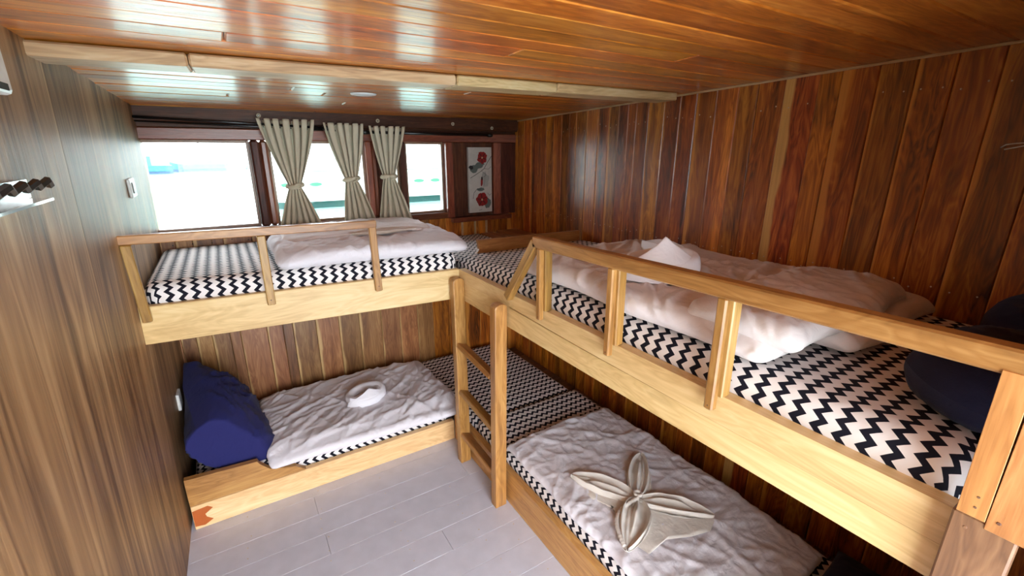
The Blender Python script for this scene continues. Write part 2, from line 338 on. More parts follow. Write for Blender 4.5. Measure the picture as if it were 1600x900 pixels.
# right wall: vertical tongue boards
wrt = empty('wall_right', (2.13, -1.4, .9), 'right wall of dark red-brown varnished vertical teak boards', kind='structure')
yj = [.06, -.03, -.115, -.195, -.275, -.367, -.445, -.526, -.60, -.665, -.755, -.846, -.927, -1.004, -1.07, -1.125, -1.201, -1.297, -1.384, -1.468, -1.565, -1.66, -1.74, -1.84, -1.955, -2.025, -2.13, -2.225, -2.315, -2.411, -2.52, -2.63, -2.74, -2.85]
mb = MB()
for a, b in zip(yj[:-1], yj[1:]):
    ym = (a+b)/2; dx = rng.uniform(-.0018, .0018)
    board('wall_board', (XR+.009+dx, ym, -.02), (XR+.009-dx, ym, 1.93), a-b-.0010, .018, M_streak if abs(ym+1.9) < .06 else M_rw, wrt, up=(-1, 0, 0), ch=.0028)
    for zz in (cz(ym)-.10, 1.20, .55):
        for s in (-.28, .28):
            mb.disc((XR+.0005, ym+s*(a-b), zz+rng.uniform(-.012, .012)), (-1, 0, 0), .0028, .0012, 6)
tag(mb.build('nail_head', M_nail, wrt), kind='stuff')
board('wall_backing', (XR+.028, -1.4, 0), (XR+.028, -1.4, 1.93), 3.0, .012, M_dark, wrt, up=(-1, 0, 0))
board('edge_bead', (XR-.004, .0, cz(0)-.004), (XR-.004, -2.8, cz(-2.8)-.004), .010, .008, M_beam, wrt, ch=.002)
# back wall: vertical boards below, posts and rails around the windows
wbk = empty('wall_back', (1, .04, .9), 'rear wall of vertical brown teak boards with a row of windows', kind='structure')
xj = [-.10, .0, .067, .14, .223, .274, .407, .49, .543, .671, .804, .929, 1.071, 1.196, 1.32, 1.436, 1.56, 1.69, 1.81, 1.93, 2.05, 2.17]
for a, b in zip(xj[:-1], xj[1:]):
    xm = (a+b)/2
    board('wall_board', (xm, .009, -.02), (xm, .009, 1.165), b-a-.0014, .018, M_back if xm < 1.4 else M_rw, wbk, up=(0, -1, 0), ch=.0025)
board('wall_backing', (1.0, .035, 0), (1.0, .035, 1.16), 2.5, .014, M_dark, wbk, up=(0, -1, 0))
mb = MB()
for i in range(15):
    for zz in (1.10, 1.145): mb.disc((.06+.085*i+rng.uniform(-.01, .01), .0, zz+rng.uniform(-.008, .008)), (0, -1, 0), .0035, .0015, 6)
tag(mb.build('screw_head', M_black, wbk), kind='stuff')
D0, D1 = .0, .085   # depth of the window wall
def post(nm, x0, x1, z0, z1, mat, y0=D0, y1=D1, ch=.004): return board(nm, ((x0+x1)/2, (y0+y1)/2, z0), ((x0+x1)/2, (y0+y1)/2, z1), x1-x0, y1-y0, mat, wbk, up=(0, -1, 0), ch=ch)
def rail(nm, x0, x1, z0, z1, mat, y0=D0, y1=D1, ch=.004): return board(nm, (x0, (y0+y1)/2, (z0+z1)/2), (x1, (y0+y1)/2, (z0+z1)/2), z1-z0, y1-y0, mat, wbk, up=(0, -1, 0), ch=ch)
rail('window_sill', -.1, 1.60, 1.165, 1.205, M_red, -.012, D1)
rail('header', -.1, 2.2, 1.655, 1.71, M_red, -.006, D1)
rail('header', -.1, 2.2, 1.71, 1.80, M_dark, .004, D1)
post('post', .468, .512, 1.205, 1.655, M_dark, -.03, D1, ch=.010); post('post', .512, .552, 1.205, 1.655, M_red, -.015, D1, ch=.012)
post('post', 1.064, 1.10, 1.205, 1.655, M_red, -.012, D1, ch=.006); post('post', 1.10, 1.128, 1.205, 1.655, M_red, -.004, D1, ch=.006); post('post', 1.128, 1.172, 1.205, 1.655, M_dark, -.02, D1, ch=.010)
post('post', 1.272, 1.312, 1.205, 1.655, M_dark, .0, D1, ch=.008); 
post('post', 1.575, 1.625, 1.165, 1.655, M_red, -.02, D1)
post('wall_panel', 1.625, 1.93, 1.165, 1.655, M_dark, .004, .02)
post('post', 1.93, 1.99, 1.165, 1.655, M_red, -.018, D1); post('wall_panel', 1.99, 2.17, 1.165, 1.655, M_dark, .0, .02)
rail('ledge', 1.60, 2.06, 1.135, 1.165, M_red, -.05, .02)
for x in (1.68, 1.78, 1.87): post('batten', x-.006, x+.006, 1.03, 1.135, M_beam, -.016, -.001, ch=.002)
def window(nm, x0, x1, z0, z1, label):
    w_ = empty(nm, ((x0+x1)/2, .05, z0), label, kind='structure'); t = .014
    for a, b, ww in (((x0+t/2, .05, z0), (x0+t/2, .05, z1), 0), ((x1-t/2, .05, z0), (x1-t/2, .05, z1), 0)): board('frame_stile', a, b, t, .05, M_frame, w_, up=(0, -1, 0), ch=.002)
    for zz in (z0+t/2, z1-t/2): board('frame_rail', (x0+t, .05, zz), (x1-t, .05, zz), t, .05, M_frame, w_, up=(0, -1, 0), ch=.002)
    mb = MB(); mb.box(x0+t, x1-t, .048, .052, z0+t, z1-t); mb.build('pane', M_glass, w_)
window('window_1', -.02, .468, 1.205, 1.655, 'wide bright window at the left end of the rear wall')
window('window_2', .552, 1.064, 1.205, 1.655, 'bright window behind the first two curtains')
window('window_3', 1.172, 1.272, 1.205, 1.655, 'narrow window slit behind the third curtain')
window('window_4', 1.312, 1.575, 1.205, 1.655, 'small bright window right of the curtains')
tr = empty('trim_1', (1, -.03, 1.78), 'dark glossy beam along the top of the rear wall', kind='structure')
board('beam', (-.06, -.016, 1.775), (2.12, -.016, 1.768), .085, .045, M_dark, tr, up=(0, -1, 0), ch=.008)
# pale beam under the ceiling
tb = empty('trim_2', (1, -1.35, 1.82), 'pale rough wooden beam under the ceiling boards', kind='structure')
def bm(x): return -1.255-.10*(x/2.0)
for a, b in ((-.045, .29), (.292, 1.02), (1.022, 1.42), (1.422, 2.05)):
    za = cz(bm(a))-.016; zb_ = cz(bm(b))-.016
    board('beam_piece', (a, bm(a)+rng.uniform(-.002, .002), za), (b, bm(b), zb_), .128, .032, M_beam, tb, ch=.005)
# near wall behind the bunks' head end and round the doorway behind the camera
wn_ = empty('wall_near', (1.7, -2.83, .9), 'plank wall closing the head end of the right-hand bunks', kind='structure')
xs = [1.235, 1.35, 1.47, 1.59, 1.71, 1.83, 1.95, 2.12]
for a, b in zip(xs[:-1], xs[1:]): board('wall_board', ((a+b)/2, -2.825, -.02), ((a+b)/2, -2.825, 1.93), b-a-.001, .018, M_rw, wn_, up=(0, 1, 0))
for a, b in zip([-2.835, -3.02, -3.2, -3.4, -3.66][:-1], [-3.02, -3.2, -3.4, -3.66]): board('wall_board', (1.244, (a+b)/2, -.02), (1.244, (a+b)/2, 1.93), a-b-.001, .018, M_back, wn_, up=(-1, 0, 0))
board('door_head', (-.15, -3.66, 1.84), (1.25, -3.66, 1.84), .16, .03, M_back, wn_, up=(0, 1, 0))
tj = empty('trim_3', (1.2, -2.79, 1.5), 'honey coloured upright jamb board at the right edge', kind='structure')
jb = board('jamb_board', (1.199, -2.789, 1.073), (1.199, -2.789, 1.86), .072, .026, M_honey, tj, up=(-1, 0, 0), ch=.0006)
mb = MB(); mb.disc((1.186, -2.765, 1.092), (-1, 0, 0), .0028, .0012, 10); mb.build('screw', M_brown, jb)
# ------------------------------------------------------------------ bunks
def prism(name, poly, t, mat, parent, M):
    """flat plank: outline poly in local XY, thickness t along local +Z, chamfer-free"""
    n = len(poly); V = [(x, y, 0) for x, y in poly]+[(x, y, t) for x, y in poly]
    F = [tuple(range(n-1, -1, -1)), tuple(range(n, 2*n))]+[(i, (i+1) % n, (i+1) % n+n, i+n) for i in range(n)]
    return mesh(name, V, F, mat, parent, M=M)
def frame(o, X, Z):
    X = Vector(X).normalized(); Z = Vector(Z).normalized(); Z = (Z-X*Z.dot(X)).normalized(); Y = Z.cross(X); M = Matrix((X, Y, Z)).transposed().to_4x4(); M.translation = o; return M
ZB, ZT = .911, 1.058
# --- upper left bunk
bul = empty('bunk_bed', (.6, -.45, .95), 'upper bunk under the windows, pale front board and short guard rail', 'bunk bed', 'fixed wooden bunks')
def yl(x): return -.800-.0906*x
board('front_board', (-.02, yl(-.02)+.016, (ZB+ZT)/2), (1.222, yl(1.222)+.016, (ZB+ZT)/2), ZT-ZB, .032, M_pale, bul, up=(.0906, 1, 0), ch=.003)
mb = MB()
for i in range(8):
    x0 = -.02+.155*i; board('deck_slat', (x0+.075, -.005, .99), (x0+.075, yl(x0)+.034, .99), .148, .02, M_brown, bul)
yr = lambda x: yl(x)-.004
def zr_(x): return 1.318-.012*x/.85
RT = .032
board('guard_rail', (-.028, -.87+.012, zr_(0)-.002), (.850, -.878+.012, zr_(.85)-.004), .032, .030, M_rail, bul, up=(0, 1, 0), ch=.003)
for x, zt, zb in ((.004, 1.300, 1.005), (.408, 1.294, 1.008), (.832, 1.290, 1.006)):
    p_ = board('rail_post', (x+.002, yl(x)-.011, zb), (x, -.868, zt), .030, .022, M_rail, bul, up=(0, 1, 0), ch=.003)
    if x > .1: mb = MB(); mb.disc((x+.001, yl(x)-.0235, 1.030), (0, -1, 0), .003, .001, 8); mb.build('screw', M_brown, p_)
# --- upper right bunk
bur = empty('bunk_bed', (1.65, -1.75, .95), 'upper right bunk with the long guard rail and pale front board', 'bunk bed', 'fixed wooden bunks')
XF = 1.218
def fx(y): return XF+.0089*((-.9-y)/1.8)
Mf = frame((fx(-.905), -.905, 0), (fx(-2.712)-fx(-.905), -1.807, 0), (1, 0, 0))   # local x runs towards the camera, local y is down or up
ysgn = (Mf.to_3x3() @ Vector((0, 1, 0))).z
def zy(z): return z/ysgn
L = 1.807
pu = [(0, ZT), (L, ZT), (L, .983), (1.30, .985), (.9, .990), (.47, 1.002), (0, 1.002)]; pl = [(0, 1.0015), (.46, 1.0015), (.47, .996), (.9, .987), (1.30, .9845), (L, .9825), (L, ZB), (0, ZB)]
if ysgn > 0: pu = pu[::-1]; pl = pl[::-1]
prism('front_board', [(x, zy(z)) for x, z in pu], .034, M_pale, bur, Mf)
prism('front_board', [(x, zy(z)) for x, z in pl], .034, M_pale, bur, Mf)
for i in range(13):
    y0 = -.70-.155*i; board('deck_slat', (fx(y0)+.036, y0-.075, .99), (XR-.004, y0-.075, .99), .148, .02, M_brown, bur)
def zrr(y): return 1.308+.027*((-1.56-y)/1.2)
board('guard_rail', (1.207, -1.565, zrr(-1.56)-.004), (1.207, -2.80, zrr(-2.80)-.004), .040, .036, M_rail, bur, up=(-1, 0, 0), ch=.004)
def upost(yc, w_=.020):
    zt = zrr(yc)-.022
    p_ = board('rail_post', (1.202, yc+.010, 1.026), (1.200, yc+.010, zt), .024, .020, M_rail, bur, up=(-1, 0, 0), ch=.004); screw(p_, 1.1925, yc+.010, 1.038, .0028)
    board('rail_post', (1.226, yc+.002, 1.059), (1.222, yc+.002, zt), .026, .030, M_rail, bur, up=(-1, 0, 0), ch=.003)
def screw(p_, x, y, z, r_): mb = MB(); mb.disc((x, y, z), (-1, 0, 0), r_, .001, 10); mb.build('screw', M_brown, p_)
for yc in (-1.612, -1.958, -2.300): upost(yc)
board('diagonal_brace', (1.204, -1.385, 1.050), (1.204, -1.573, 1.304), .034, .030, M_rail, bur, up=(-1, 0, 0), ch=.003)
pe = board('rail_end_post', (1.203, -2.736, 1.083), (1.203, -2.734, 1.318), .032, .034, M_honey, bur, up=(-1, 0, 0), ch=.0006)
for z in (1.118, 1.10): screw(pe, 1.1862, -2.738, z, .0022)
pc = board('corner_post', (1.205, -2.752, 0), (1.205, -2.752, 1.082), .072, .034, M_brown, bur, up=(-1, 0, 0), ch=.003)
screw(pc, 1.1882, -2.735, 1.060, .0028)
# plank on edge between the two upper bunks
prism('divider_board', [(-.02, .0), (.71, 0), (.71, .098), (.02, .108), (.028, .06), (.005, .03)], .022, M_honey, bur, frame((1.385, -.735, 1.045), (1, 0, 0), (0, -1, 0)))
board('corner_deck', (1.86, -.03, 1.035), (1.86, -.70, 1.035), .10, .02, M_back, bur); board('corner_deck', (2.02, -.03, 1.042), (2.02, -.70, 1.042), .17, .02, M_back, bur)
# --- lower bunks
M_stain = plain('orange_varnish_stain', srgb(190, 96, 34), .5, bscale=40)
bll = empty('bunk_bed', (.6, -.4, .05), 'low bunk by the rear wall with a pale knotty front board', 'bunk bed', 'fixed wooden bunks')
board('front_board', (-.02, -.722, .0605), (1.236, -.722, .0605), .120, .032, M_pale, bll, up=(0, 1, 0), ch=.002)
prism('guard_plank', [(-.02, 0), (.448, 0), (.43, .012), (.405, .034), (.36, .044), (.30, .062), (.262, .105), (.255, .122), (-.02, .136)], .026, M_honey, bll, frame((0, -.712, .124), (1, 0, 0), (0, -1, 0)))
mesh('varnish_stain', [(x, -.7386, z) for x, z in ((-.018, .018), (.018, .012), (.052, .030), (.030, .050), (.026, .066), (.058, .088), (.040, .104), (-.018, .098))], [tuple(range(8))], M_stain, bll)
for i in range(8): board('deck_slat', (.055+.155*i, -.005, .075), (.055+.155*i, -.703, .075), .148, .018, M_brown, bll)
blr = empty('bunk_bed', (1.65, -1.7, .05), 'low bunk along the right wall with a plain honey front board', 'bunk bed', 'fixed wooden bunks')
board('front_board', (1.253, -.740, .0865), (1.253, -2.72, .0865), .171, .032, M_honey, blr, up=(-1, 0, 0), ch=.003)
for i in range(18): board('deck_slat', (1.27, -.075-.155*i, .075), (XR-.004, -.075-.155*i, .075), .148, .018, M_brown, blr)
# --- ladder
ld = empty('ladder', (1.19, -1.12, 0), 'wooden ladder with round-topped uprights at the inner corner of the bunks', 'ladder')
def stile(xb, yb, xt, yt, zt, w_=.058, t_=.044):
    X = Vector((xt-xb, yt-yb, zt)); n_ = 10; poly = [(0, -w_/2), (zt-w_*.30, -w_/2)]
    poly += [(zt-w_*.30+w_*.30*math.sin(a), -w_/2*math.cos(a)) for a in [math.pi*i/n_ for i in range(1, n_)]]+[(zt-w_*.30, w_/2), (0, w_/2)]
    o = prism('stile', poly, t_, M_rail, ld, frame((xb, yb, 0), X, (0, -1, 0))); md = o.modifiers.new('bevel', 'BEVEL'); md.width = .004; md.segments = 2; md.limit_method = 'ANGLE'
    return o
stile(1.200, -.915, 1.187, -.925, 1.030); stile(1.195, -1.290, 1.178, -1.330, 1.022)
for z in (.675, .415, .16):
    fr_ = z/1.03
    board('rung', (1.200-.013*fr_, -.955, z+.010), (1.195-.017*fr_, -1.300, z-.012 if z > .2 else z), .052, .024, M_rail, ld, up=(.35, 0, 1), ch=.004)
# ------------------------------------------------------------------ mattresses
def mattress(label, x0, x1, y0, y1, z0, z1, along, r=.045, amp=.003, warp=None, group='chevron mattresses', crown=.0, step=.016, seed=1):
    P, Nn, F, c, h = rbox(x0, x1, y0, y1, z0, z1, r, step)
    top = np.clip(z1-P[:, 2], 0, None)
    a0, a1 = (0, 1) if along == 'x' else (1, 0)
    na = np.abs(Nn[:, a0]); nb = np.abs(Nn[:, a1]); wa = na/np.maximum(na+nb, 1e-6)
    u = P[:, a0]+np.sign(P[:, a0]-c[a0])*top*wa; v = P[:, a1]+np.sign(P[:, a1]-c[a1])*top*(1-wa)
    w_ = wrinkles(P[:, 0], P[:, 1]+P[:, 2], seed, .3, 1.4, 5)
    P = P+Nn*(amp*w_)[:, None]
    q = np.clip(1-((P[:, 0]-c[0])/h[0])**2, 0, 1)*np.clip(1-((P[:, 1]-c[1])/h[1])**2, 0, 1)
    P[:, 2] += crown*np.sqrt(q)*(Nn[:, 2] > 0.1)
    if warp: P = warp(P)
    o = mesh('mattress', P, F, M_chev, None, True, np.stack([u, v], 1)); return tag(o, label, 'mattress', group)
def shear(P):
    P = P.copy(); P[:, 1] = P[:, 1]*(1+.114*P[:, 0]/1.0); return P
mattress('chevron mattress on the upper bunk under the windows', .004, 1.232, -.775, -.03, 1.001, 1.135, 'x', warp=shear, seed=2)
mattress('chevron mattress on the upper right bunk', 1.262, XR-.006, -2.722, -.765, 1.001, 1.128, 'y', r=.05, seed=3, amp=.004, warp=lambda P: np.stack([P[:, 0], P[:, 1], P[:, 2]-.035*np.clip((P[:, 1]+1.45)/.7, 0, 1)*(P[:, 2] > 1.06)], 1))
mattress('small chevron mattress in the upper corner behind the divider plank', 1.30, 1.80, -.70, -.03, 1.001, 1.045, 'y', r=.02, seed=4)
mattress('chevron mattress on the low bunk by the rear wall', .005, 1.232, -.700, -.045, .085, .210, 'x', seed=5)
mattress('chevron mattress in the low corner behind the ladder', 1.275, 1.955, -.925, -.04, .085, .195, 'y', seed=6)
mattress('chevron mattress on the low right bunk', 1.275, 1.965, -2.70, -.93, .085, .215, 'y', seed=7)
# ------------------------------------------------------------------ duvets
def cloth(name, label, cat, x0, x1, y0, y1, z0, z1, mat, seed, amp=.008, th=.5, th2=1.9, f=5, droop=None, group=None, parent=None, r=None, step=.008, edge=.02, rot=0, flat_bottom=True, post=None, ncr=0, cth=.5, csp=.35):
    P, Nn, F, c, h = rbox(x0, x1, y0, y1, z0, z1, r or h_r(z0, z1), step)
    w_ = .45*wrinkles(P[:, 0]*1.0, P[:, 1]*1.0+P[:, 2]*.8, seed, th, th2, f)
    if ncr: w_ = w_+.62*creases(P[:, 0], P[:, 1]-(P[:, 2]-z0)*.7, seed, cth, csp, ncr, (x0, x1, y0, y1))
    up = np.clip(Nn[:, 2]*1.0+.55, 0, 1) if flat_bottom else 1.0
    P = P+Nn*(amp*w_*up)[:, None]
    ex = (P[:, 0]-c[0])/h[0]; ey = (P[:, 1]-c[1])/h[1]
    P[:, 0] += edge*pn(P[:, 1]*3.3+seed*5, P[:, 1]*0+seed)*np.abs(ex)**3; P[:, 1] += edge*pn(P[:, 0]*3.3+seed*7, P[:, 0]*0+seed+4)*np.abs(ey)**3
    # softer, thinner corners
    cr = (np.abs(ex)*np.abs(ey))**4; P[:, 2] -= cr*(P[:, 2]-z0)*.45
    if rot:
        a = rot; X = P[:, 0]-c[0]; Y = P[:, 1]-c[1]; P[:, 0] = c[0]+X*math.cos(a)-Y*math.sin(a); P[:, 1] = c[1]+X*math.sin(a)+Y*math.cos(a)
    if post: P = post(P)
    o = mesh(name, P, F, mat, parent, True)
    if parent is None: tag(o, label, cat, group)
    return o
def h_r(z0, z1): return (z1-z0)*.5
def shear2(P): P = P.copy(); P[:, 1] = P[:, 1]*(1+.10*(P[:, 0]-.3)); return P
d1 = cloth('duvet', 'folded white duvet on the upper bunk under the windows', 'duvet', .465, 1.285, -.83, -.24, 1.136, 1.206, M_duvet, 11, amp=.017, ncr=110, cth=1.9, csp=.5, th=.15, th2=.9, f=5, post=shear2, group='folded white duvets')
cloth('upper_layer', None, None, .50, 1.22, -.60, -.20, 1.190, 1.226, M_duvet2, 12, amp=.013, ncr=50, cth=.2, csp=.5, th=.1, th2=.6, f=5, parent=d1, edge=.06)
def drape(P):
    P = P.copy(); P[:, 1] = P[:, 1]*(1+.05*(P[:, 0]-.3)); P[:, 2] -= .022*np.clip((-.685-P[:, 1])/.07, 0, 1); return P
cloth('duvet', 'flat crumpled white duvet on the low bunk by the rear wall', 'duvet', .300, 1.262, -.770, -.115, .211, .262, M_duvet, 13, amp=.017, ncr=170, cth=.75, csp=.28, th=.95, th2=.45, f=8.5, edge=.015, post=drape, group='folded white duvets')
cloth('duvet', 'flat creased white duvet on the low right bunk under the flower-shaped towel', 'duvet', 1.272, 1.920, -2.365, -1.235, .216, .256, M_duvet, 14, amp=.013, ncr=230, cth=-.5, csp=.8, th=.6, th2=1.7, f=8, edge=.02, rot=-.02, group='folded white duvets')
d4 = cloth('duvet', 'thick rolled white duvet on the upper right bunk', 'duvet', 1.262, 1.99, -2.36, -1.36, 1.140, 1.212, M_duvet2, 15, amp=.019, ncr=120, cth=.35, csp=.5, th=1.1, th2=.2, f=4.5, edge=.03, group='folded white duvets')
cloth('folded_layer', None, None, 1.285, 1.96, -2.405, -2.12, 1.180, 1.246, M_duvet2, 16, amp=.013, ncr=60, cth=.9, csp=.4, th=1.5, th2=.4, f=5, parent=d4, edge=.03, rot=.05)
cloth('folded_layer', None, None, 1.50, 2.03, -2.44, -2.05, 1.142, 1.196, M_duvet2, 17, amp=.011, ncr=40, cth=.9, csp=.4, th=1.5, th2=.4, f=5, parent=d4, edge=.03)
# ------------------------------------------------------------------ pillows
def pillow(label, a, b, t, M, mat, seed, amp=.012, pin=.10, ex=.48, lim=((-9,)*3, (9,)*3)):
    n = 46; V = []; F = []
    for sg in (1, -1):
        for i in range(n+1):
            for j in range(n+1):
                u = -1+2*i/n; v = -1+2*j/n; V.append((u, v, sg))
    V = np.array(V); u, v, sg = V[:, 0], V[:, 1], V[:, 2]
    k = 1-pin*(1-np.abs(v)**2)*np.abs(u)**2; k2 = 1-pin*(1-np.abs(u)**2)*np.abs(v)**2
    if pin < 0: k = np.sqrt(1-.40*v*v); k2 = np.sqrt(1-.40*u*u)
    prof = (np.clip(1-np.abs(u)**3, 0, 1)*np.clip(1-np.abs(v)**3, 0, 1))**ex
    W = wrinkles(u*a, v*b, seed+.3*sg, .7, 2.2, 4.5)*amp*np.clip(prof*2, 0, 1)
    P = np.stack([u*a*k, v*b*k2, sg*(t*prof+W)], 1)
    m = (n+1)**2
    for s in range(2):
        for i in range(n):
            for j in range(n):
                q = (s*m+i*(n+1)+j, s*m+(i+1)*(n+1)+j, s*m+(i+1)*(n+1)+j+1, s*m+i*(n+1)+j+1); F.append(q if s == 0 else q[::-1])
    R_ = np.array(M)[:3, :3]; t_ = np.array(M)[:3, 3]; Wd = P @ R_.T+t_
    lo, hi = lim; Wd = np.minimum(np.maximum(Wd, lo), hi); P = (Wd-t_) @ R_
    o = mesh('pillow', P, F, mat, None, True, M=M)
    return tag(o, label, 'pillow', 'navy pillows')
def TRS(loc, rx, ry, rz): return Matrix.Translation(loc) @ Matrix.Rotation(rz, 4, 'Z') @ Matrix.Rotation(ry, 4, 'Y') @ Matrix.Rotation(rx, 4, 'X')
pillow('large bright navy pillow leaning in the low left corner', .200, .315, .132, TRS((.138, -.425, .345), 0, math.radians(52), math.radians(1)) @ Matrix.Rotation(math.radians(13), 4, 'Z'), M_navy, 21, .035, pin=.03, ex=.36, lim=((.004, -.690, .213), (.5, -.012, 1)))
pillow('navy pillow, shade in its colour, at the head end of the upper right bunk', .17, .115, .072, TRS((1.50, -2.675, 1.195), math.radians(14), 0, math.radians(-12)), M_navy_shade, 22, pin=-1, ex=.5, lim=((1.0, -2.812, 1.131), (1.70, 0, 2)))
pillow('navy pillow, shade in its colour, tucked against the right wall behind another pillow', .17, .12, .062, TRS((1.90, -2.68, 1.192), math.radians(14), math.radians(-6), 0), M_navy_shade, 23, pin=-1, lim=((1.705, -2.812, 1.131), (XR-.004, 0, 2)))
pillow('navy pillow, shadow in its colour, at the near end of the low right bunk', .20, .12, .05, TRS((1.74, -2.52, .275), 0, 0, math.radians(3)), M_navy_shade, 24, lim=((1, -2.8, .218), (2.1, -2.378, 2)))
# ------------------------------------------------------------------ towels
def petal(C, T, W, H, seed, name='petal', parent=None, mat=None, asym=0.):
    C = Vector(C); T = Vector(T); d = T-C; L_ = d.length; X = d.normalized(); Z = Vector((0, 0, 1)); Y = Z.cross(X).normalized()
    ns, nv = 34, 40; V = []; F = []
    for i in range(ns+1):
        s = i/ns; w_ = W*(math.sin(math.pi*min(1, s**.85))**.75)*(1 if s < 1 else 0)+.004
        for j in range(nv+1):
            v = -1+2*j/nv; a = abs(v-asym*.3*math.sin(math.pi*s))
            hh = H*(.30+.70*math.sin(math.pi*min(1, s*.95+.04))**.6)
            # lips at both sides, a rolled fold in the middle, gullies between
            prof = .25+.75*math.exp(-((a-.80)/.16)**2)+.80*math.exp(-((v-.12)/.20)**2)*math.sin(math.pi*min(1, s*1.25 if s < .8 else 1))**.8+.30*math.exp(-((v+.28)/.10)**2)
            edge = max(0, 1-max(0, a-.86)/.20)
            z = hh*prof*edge
            z += .004*float(pn(s*6+seed, v*3))
            V.append(C+X*(L_*s)+Y*(w_*v)+Z*max(0, z))
    for i in range(ns):
        for j in range(nv): F.append((i*(nv+1)+j, (i+1)*(nv+1)+j, (i+1)*(nv+1)+j+1, i*(nv+1)+j+1))
    n0 = len(V); V += [Vector((p.x, p.y, C.z-.002)) for p in V[:n0]]
    F += [tuple(q+n0 for q in f[::-1]) for f in F]
    F += [(j+1, j, j+n0, j+1+n0) for j in range(nv)]+[(ns*(nv+1)+j, ns*(nv+1)+j+1, ns*(nv+1)+j+1+n0, ns*(nv+1)+j+n0) for j in range(nv)]
    F += [(i*(nv+1), (i+1)*(nv+1), (i+1)*(nv+1)+n0, i*(nv+1)+n0) for i in range(ns)]+[((i+1)*(nv+1)+nv, i*(nv+1)+nv, i*(nv+1)+nv+n0, (i+1)*(nv+1)+nv+n0) for i in range(ns)]
    return mesh(name, V, F, mat or M_towel, parent, True)
zt_ = .262
tf = empty('folded_towel', (1.53, -1.85, zt_), 'cream towel folded into a four-petal flower on the low right duvet', 'towel')
Cc = (1.525, -1.845, zt_)
petal(Cc, (1.392, -1.592, zt_), .050, .036, 1, parent=tf); petal(Cc, (1.757, -1.650, zt_), .046, .040, 2, parent=tf, asym=.3)
petal(Cc, (1.712, -2.060, zt_), .046, .038, 3, parent=tf, asym=-.3); petal(Cc, (1.315, -1.995, zt_), .060, .046, 4, parent=tf, asym=.5)
# hanging skirts of the same towel between the petals
def sheet(name, pts, mat, parent, z, th=.004, n=10, seed=0, amp=.004):
    """soft flat cloth web spanned by a closed outline, slightly raised in folds"""
    c = np.mean(np.array(pts), 0); m = len(pts); P = []; F = []
    OUT = []
    for i in range(m):
        a = np.array(pts[i]); b = np.array(pts[(i+1) % m])
        for k in range(6): OUT.append(a+(b-a)*k/6)
    m = len(OUT)
    for k in range(n+1):
        t = k/n
        for q in OUT:
            p = c+(q-c)*(1-t); P.append((p[0], p[1], z+th*min(1, 4*t)+amp*max(0, float(pn(p[0]*16+seed, p[1]*16)))*min(1, 5*t)))
    for k in range(n):
        for i in range(m): F.append((k*m+i, k*m+(i+1) % m, (k+1)*m+(i+1) % m, (k+1)*m+i))
    return mesh(name, P, F, mat, parent, True)
sheet('cloth_web', [(1.525, -1.850), (1.405, -1.61), (1.375, -1.74), (1.42, -1.84), (1.36, -1.95)], M_towel, tf, .266, seed=3)
sheet('cloth_web', [(1.525, -1.850), (1.36, -2.0), (1.37, -2.045), (1.47, -2.035), (1.56, -2.075), (1.64, -2.095), (1.705, -2.07)], M_towel, tf, .266, seed=5)
sheet('cloth_web', [(1.53, -1.845), (1.70, -1.74), (1.675, -1.78), (1.62, -1.84)], M_towel, tf, .266, seed=7)
hp = [(1.512-.20*t-.030*math.sin(math.pi*t), -1.858-.125*t+.042*math.sin(math.pi*t), .296-.016*t) for t in [i/60 for i in range(61)]]
V, F = tube(hp, [.0075+.0016*math.sin(i*2.1) for i in range(61)], 10); mesh('ribbed_hem', V, F, M_towel, tf, True)
V, F = tube([(1.525+.013*math.cos(a), -1.845+.013*math.sin(a), .300) for a in [2*math.pi*i/16 for i in range(16)]], .006, 8, True); mesh('tie', V, F, M_towel, tf, True)
